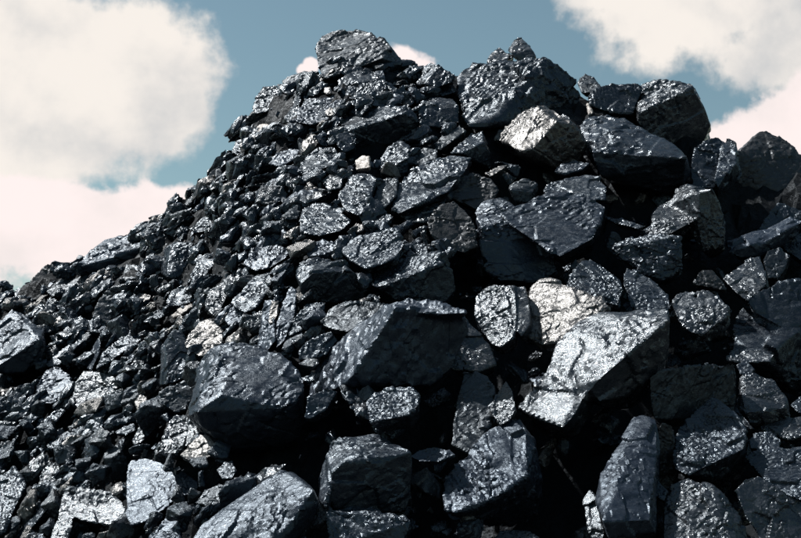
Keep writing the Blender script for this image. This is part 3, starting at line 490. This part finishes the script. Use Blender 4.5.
# generic fragments: a set of broken shapes
def frag_points(rg, n, flat):
    P = rg.normal(size=(n, 3)); P /= np.linalg.norm(P, axis=1)[:, None]
    P = np.sign(P) * np.abs(P) ** .7
    return P * np.array([1, rg.uniform(.55, .9), flat]) * .5
NPRO = 22; protos = []
for k in range(NPRO):
    me = hull_mesh('p', [frag_points(rng, int(rng.integers(9, 15)), rng.uniform(.35, .75))])
    o = bpy.data.objects.new('p', me); COL.objects.link(o)
    md = o.modifiers.new('r', 'REMESH'); md.mode = 'VOXEL'; md.voxel_size = 1 / 26.; md.use_smooth_shade = False
    protos.append(o)
NMD = 16; midp = []
for k in range(NMD):
    me = hull_mesh('m', [frag_points(rng, int(rng.integers(9, 14)), rng.uniform(.35, .7))])
    o = bpy.data.objects.new('m', me); COL.objects.link(o)
    md = o.modifiers.new('r', 'REMESH'); md.mode = 'VOXEL'; md.voxel_size = 1 / 12.; md.use_smooth_shade = False
    midp.append(o)
bpy.context.view_layer.update()
dg = bpy.context.evaluated_depsgraph_get()
def baked(o, size, seed, amp, vox, name, mat):
    ev = o.evaluated_get(dg); me = bpy.data.meshes.new_from_object(ev); me.name = name
    n = len(me.vertices); P = np.empty(n * 3); me.vertices.foreach_get('co', P); P = P.reshape(-1, 3)
    N = np.empty(n * 3); me.vertices.foreach_get('normal', N); N = N.reshape(-1, 3)
    rg = np.random.default_rng(seed); Rm = rand_rot(rg); st = np.array([1, 1.0, rg.uniform(1.1, 1.9)])
    Q = (P @ Rm) * st + rg.uniform(0, 50, 3)
    rough = np.clip(.5 + 1.4 * vnoise(Q, size * .35, seed + 5), 0, 1)
    d = cell_facets(Q, size * .42, seed * 7 + 1, 60) * .13 + cell_facets(Q, size * .18, seed * 7 + 2, 40) * .13 * (.3 + rough)
    d += cell_facets(Q, max(size * .07, vox * 3), seed * 7 + 3, 30) * .30 * (.15 + rough)
    d += vnoise(Q, vox * 1.8, seed + 9) * vox * .30 * (.3 + rough) + vnoise(Q, size * .5, seed + 4) * size * .012
    if seed % 3 == 0:          # bedding: thin broken layers on part of the lump
        s_ = Q[:, 2] / (size * rg.uniform(.05, .09)) + vnoise(Q, size * .3, seed + 6) * 1.6 + vnoise(Q, size * .08, seed + 12) * .5
        d += np.floor(np.abs((s_ % 1.0) * 2 - 1) * 3) / 3 * size * .010 * np.clip(vnoise(Q, size * .5, seed + 13) * 3 + .3, 0, 1)
    ck = np.abs(vnoise(Q, size * .45, seed + 7))         # a few open cracks
    d -= np.clip(1 - ck / .035, 0, 1) * size * .018 * (vnoise(Q, size * .6, seed + 8) > .28)
    P = P + N * (d * amp * .85)[:, None]
    me.vertices.foreach_set('co', P.ravel()); me.update()
    if me.materials: me.materials.clear()
    me.materials.append(mat)
    me.polygons.foreach_set('use_smooth', np.ones(len(me.polygons), bool)); me.set_sharp_from_angle(angle=R(17))
    return me
n_named = {}
GROUPS = {'coal_lump': 'lumps of coal on the heap', 'coal_slab': 'slabs of coal on the heap', 'coal_block': 'blocks of coal on the heap', 'coal_chip': 'chips of coal on the heap'}
objs = []
for i, (r, t) in enumerate(zip(rocks, tmp)):
    nm = 'coal_' + r['o'].get('k', 'lump'); mat = M[r['o'].get('m', 'coal')]
    me = baked(t, r['size'], 100 + i, float(r['o'].get('a', 1.0)), max(1.15 * r['mpp'], r['size'] / 75), nm, mat)
    ob = bpy.data.objects.new(nm, me); ob.location = r['origin']; COL.objects.link(ob)
    ob['label'] = r['label']; ob['kind'] = 'thing'; ob['category'] = 'coal ' + r['o'].get('k', 'lump'); ob['group'] = GROUPS[nm]
    objs.append(ob)
pmesh = [baked(o, 1.0, 900 + k, .9, 1 / 26., 'coal_piece', M[('coal', 'gloss', 'coal', 'smooth', 'coal', 'dull', 'gloss', 'coal', 'flare')[k % 9]]) for k, o in enumerate(protos)]
mmesh = [baked(o, 1.0, 1500 + k, 1.1, 1 / 12., 'm', M['coal']) for k, o in enumerate(midp)]
for o in tmp + protos + midp: bpy.data.objects.remove(o)

# ------------------------------------------------------------------ pieces between the big lumps, one object each
def inside(poly, x, y, grow=0):
    c = poly.mean(0); q = c + (poly - c) * (1 + grow); n = len(q); s = False; j = n - 1
    for i in range(n):
        if (q[i, 1] > y) != (q[j, 1] > y) and x < (q[j, 0] - q[i, 0]) * (y - q[i, 1]) / (q[j, 1] - q[i, 1]) + q[i, 0]: s = not s
        j = i
    return s
def slope_normal(x, y):
    e = .05; nx_ = -(height(x + e, y) - height(x - e, y)) / (2 * e); ny_ = -(height(x, y + e) - height(x, y - e)) / (2 * e)
    v = np.array([nx_, ny_, 1.]); return v / np.linalg.norm(v)
N_MID = 300 - len(rocks)
cand = []
for _ in range(60000):
    px, py = rng.uniform(-5, 806), rng.uniform(30, 545)
    if py < np.interp(px, sky_px, sky_py): continue
    if in_pit(px, py): continue
    left = np.clip((470 - px) / 300, 0.0, 1)
    if rng.random() > .07 + .93 * left: continue
    s = (10 + 20 * rng.random() ** 1.7) * (1 + .5 * (py > 400))
    if any(inside(p, px, py, .12) for r in rocks for p in r['poly']): continue
    if any((px - c[0]) ** 2 + (py - c[1]) ** 2 < (.42 * (s + c[2])) ** 2 for c in cand): continue
    cand.append((px, py, s))
    if len(cand) >= N_MID: break
used_labels = {r['label'] for r in rocks}
def auto_label(px, py, s, rg_i):
    near = sorted(rocks, key=lambda r: ((r['cx'] - px) ** 2 + (r['cy'] - py) ** 2))[:7]
    szs = ('tiny' if s < 11 else 'small' if s < 17 else 'medium')
    def rel(r):
        dx, dy = px - r['cx'], py - r['cy']
        if abs(dy) > 1.3 * abs(dx): return 'above' if dy < 0 else 'below'
        if abs(dx) > 1.3 * abs(dy): return 'beside'
        return 'up the slope from' if dy < 0 else 'down the slope from'
    for a in range(7):
        for t in (f"{szs} coal piece {rel(near[a])} the {near[a]['nick']}",):
            if a < 2 and t not in used_labels: used_labels.add(t); return t
        for b in range(a + 1, 7):
            t = f"{szs} coal piece between the {near[a]['nick']} and the {near[b]['nick']}"
            if t not in used_labels: used_labels.add(t); return t
    t = f"{szs} coal piece next to the {near[0]['nick']} near the {near[-1]['nick']}"
    used_labels.add(t); return t
for i, (px, py, s) in enumerate(cand):
    b = hit(px, py); mpp = np.linalg.norm(b - CAM) / FPX; n = slope_normal(b[0], b[1])
    ob = bpy.data.objects.new('coal_piece', pmesh[i % NPRO]); COL.objects.link(ob)
    L_ = s * mpp * 1.35
    ob.location = b + n * (L_ * .10 if px < 430 else -L_ * .12 - .05)
    tilt = Vector(n).to_track_quat('Z', 'Y').to_matrix() @ Matrix.Rotation(rng.uniform(0, 6.28), 3, 'Z') @ Matrix.Rotation(rng.normal() * .5, 3, 'X') @ Matrix.Rotation(rng.normal() * .5, 3, 'Y')
    ob.rotation_euler = tilt.to_euler(); ob.scale = (L_,) * 3
    ob['label'] = auto_label(px, py, s, i); ob['category'] = 'coal piece'; ob['group'] = 'smaller coal pieces between the lumps'

# ------------------------------------------------------------------ the uncountable rest: chips and fines as one mass
def low_frag(rg):
    me = hull_mesh('c', [frag_points(rg, int(rg.integers(8, 13)), rg.uniform(.3, .8))])
    V = np.array([v.co[:] for v in me.vertices]); Fc = [list(p.vertices) for p in me.polygons]; bpy.data.meshes.remove(me); return V, Fc
lows = [low_frag(rng) for _ in range(40)]
def arrays(me):
    V = np.empty(len(me.vertices) * 3); me.vertices.foreach_get('co', V)
    Lv = np.empty(len(me.loops), np.int64); me.loops.foreach_get('vertex_index', Lv)
    Pn = np.empty(len(me.polygons), np.int64); me.polygons.foreach_get('loop_total', Pn)
    return V.reshape(-1, 3), Lv, Pn
low_a = []
for V_, F_ in lows: low_a.append((V_, np.array([i for f in F_ for i in f]), np.array([len(f) for f in F_])))
mid_a = [arrays(m_) for m_ in mmesh]
def mass(name, spots, mats, label):
    VV, LL, PP, MI, n0 = [], [], [], [], 0
    for (p, L_, n) in spots:
        V, Lv, Pn = mid_a[int(rng.integers(NMD))] if .065 < L_ < .3 else low_a[int(rng.integers(40))]
        z = n + rng.normal(size=3) * .45; z /= np.linalg.norm(z); a = rng.uniform(0, 6.28)
        xx = np.array([-.8 + .5 * math.cos(a), -.3 + .5 * math.sin(a), -.5]); xx -= z * (xx @ z); xx /= np.linalg.norm(xx)
        Rm = np.stack([xx, np.cross(z, xx), z], 1)
        VV.append((V @ Rm.T) * L_ + p); LL.append(Lv + n0); PP.append(Pn); n0 += len(V)
        MI.append(np.full(len(Pn), int(rng.choice(4, p=(.60, .24, .05, .11)))))
    V, Lv, Pn, MI = np.concatenate(VV), np.concatenate(LL), np.concatenate(PP), np.concatenate(MI)
    me = bpy.data.meshes.new(name); me.vertices.add(len(V)); me.vertices.foreach_set('co', V.ravel())
    me.loops.add(len(Lv)); me.loops.foreach_set('vertex_index', Lv.astype(np.int32))
    me.polygons.add(len(Pn)); me.polygons.foreach_set('loop_start', (np.cumsum(Pn) - Pn).astype(np.int32))
    for m_ in mats: me.materials.append(m_)
    me.polygons.foreach_set('material_index', MI.astype(np.int32)); me.update(calc_edges=True); me.validate(); me.shade_flat()
    o = bpy.data.objects.new(name, me); COL.objects.link(o)
    o['kind'] = 'stuff'; o['label'] = label; return o
POLYS = [(p, p.min(0) - 4, p.max(0) + 4) for r in rocks for p in r['poly']]
def near_polys(x, y): return [p for p, a, b in POLYS if a[0] < x < b[0] and a[1] < y < b[1]]
spots = []
def add_spot(x, y, L_, up=0.0):
    z = float(height(x, y)); n = slope_normal(x, y); spots.append((np.array([x, y, z]) + n * up, L_, n))
for _ in range(9000):
    x = rng.uniform(-3.4, .9) if rng.random() < .8 else rng.uniform(.6, 3.0)
    y = rng.uniform(3.3, 8.1)
    if rng.random() > np.interp(x, [-.3, .5], [1, .25]): continue
    L_ = (.018 + .05 * rng.random() ** 2.5) * (y / 6)
    up = .035 * float(np.interp(y, [6.4, 7.4], [0, 1])) - float(np.interp(x, [-1.2, -.2, .6], [.045, .09, .30])) + rng.uniform(0, .03)
    qx, qy, dp = project(np.array([x, y, float(height(x, y))]))
    if in_pit(qx, qy, .8): continue
    if rng.random() < .85 and any(inside(p, qx, qy, .0) for p in near_polys(qx, qy)): continue
    add_spot(x, y, L_, up)
for _ in range(500):       # half buried rubble in the gaps between the big lumps
    x = rng.uniform(-.6, 2.9); y = rng.uniform(3.8, 7.3)
    add_spot(x, y, rng.uniform(.07, .20), -rng.uniform(.22, .38))
for _ in range(3200):      # finger-sized to fist-sized bits, far too many to count
    x = rng.uniform(-3.3, .3); y = rng.uniform(3.6, 8.0)
    qx, qy, dp = project(np.array([x, y, float(height(x, y))]))
    if in_pit(qx, qy, .8) or any(inside(p, qx, qy, .05) for p in near_polys(qx, qy)): continue
    add_spot(x, y, (.08 + .15 * rng.random() ** 1.6) * (y / 6.5), -.02 + .03 * float(np.interp(y, [6.4, 7.4], [0, 1])))
for _ in range(900):       # larger ones out of the photograph's view: the rest of the heap
    x = rng.uniform(-7, 7); y = rng.uniform(1.5, 13)
    if float(height(x, y)) < .35 and rng.random() < .5: continue
    qx, qy, dp = project(np.array([x, y, float(height(x, y)) + .15]))
    if -40 < qx < 840 and y < 8.6 and qy < 600: continue
    add_spot(x, y, rng.uniform(.12, .5), -.03)
for _ in range(5000):
    x = rng.uniform(-7, 7); y = rng.uniform(1.0, 13)
    qx, qy, dp = project(np.array([x, y, float(height(x, y))]))
    if -40 < qx < 840 and y < 8 and qy < 600: continue
    add_spot(x, y, rng.uniform(.04, .12), 0)
mass('coal_fines', spots, [M['coal'], M['gloss'], M['flare'], M['smooth']], 'small glinting chips and fines of coal filling the gaps of the heap')
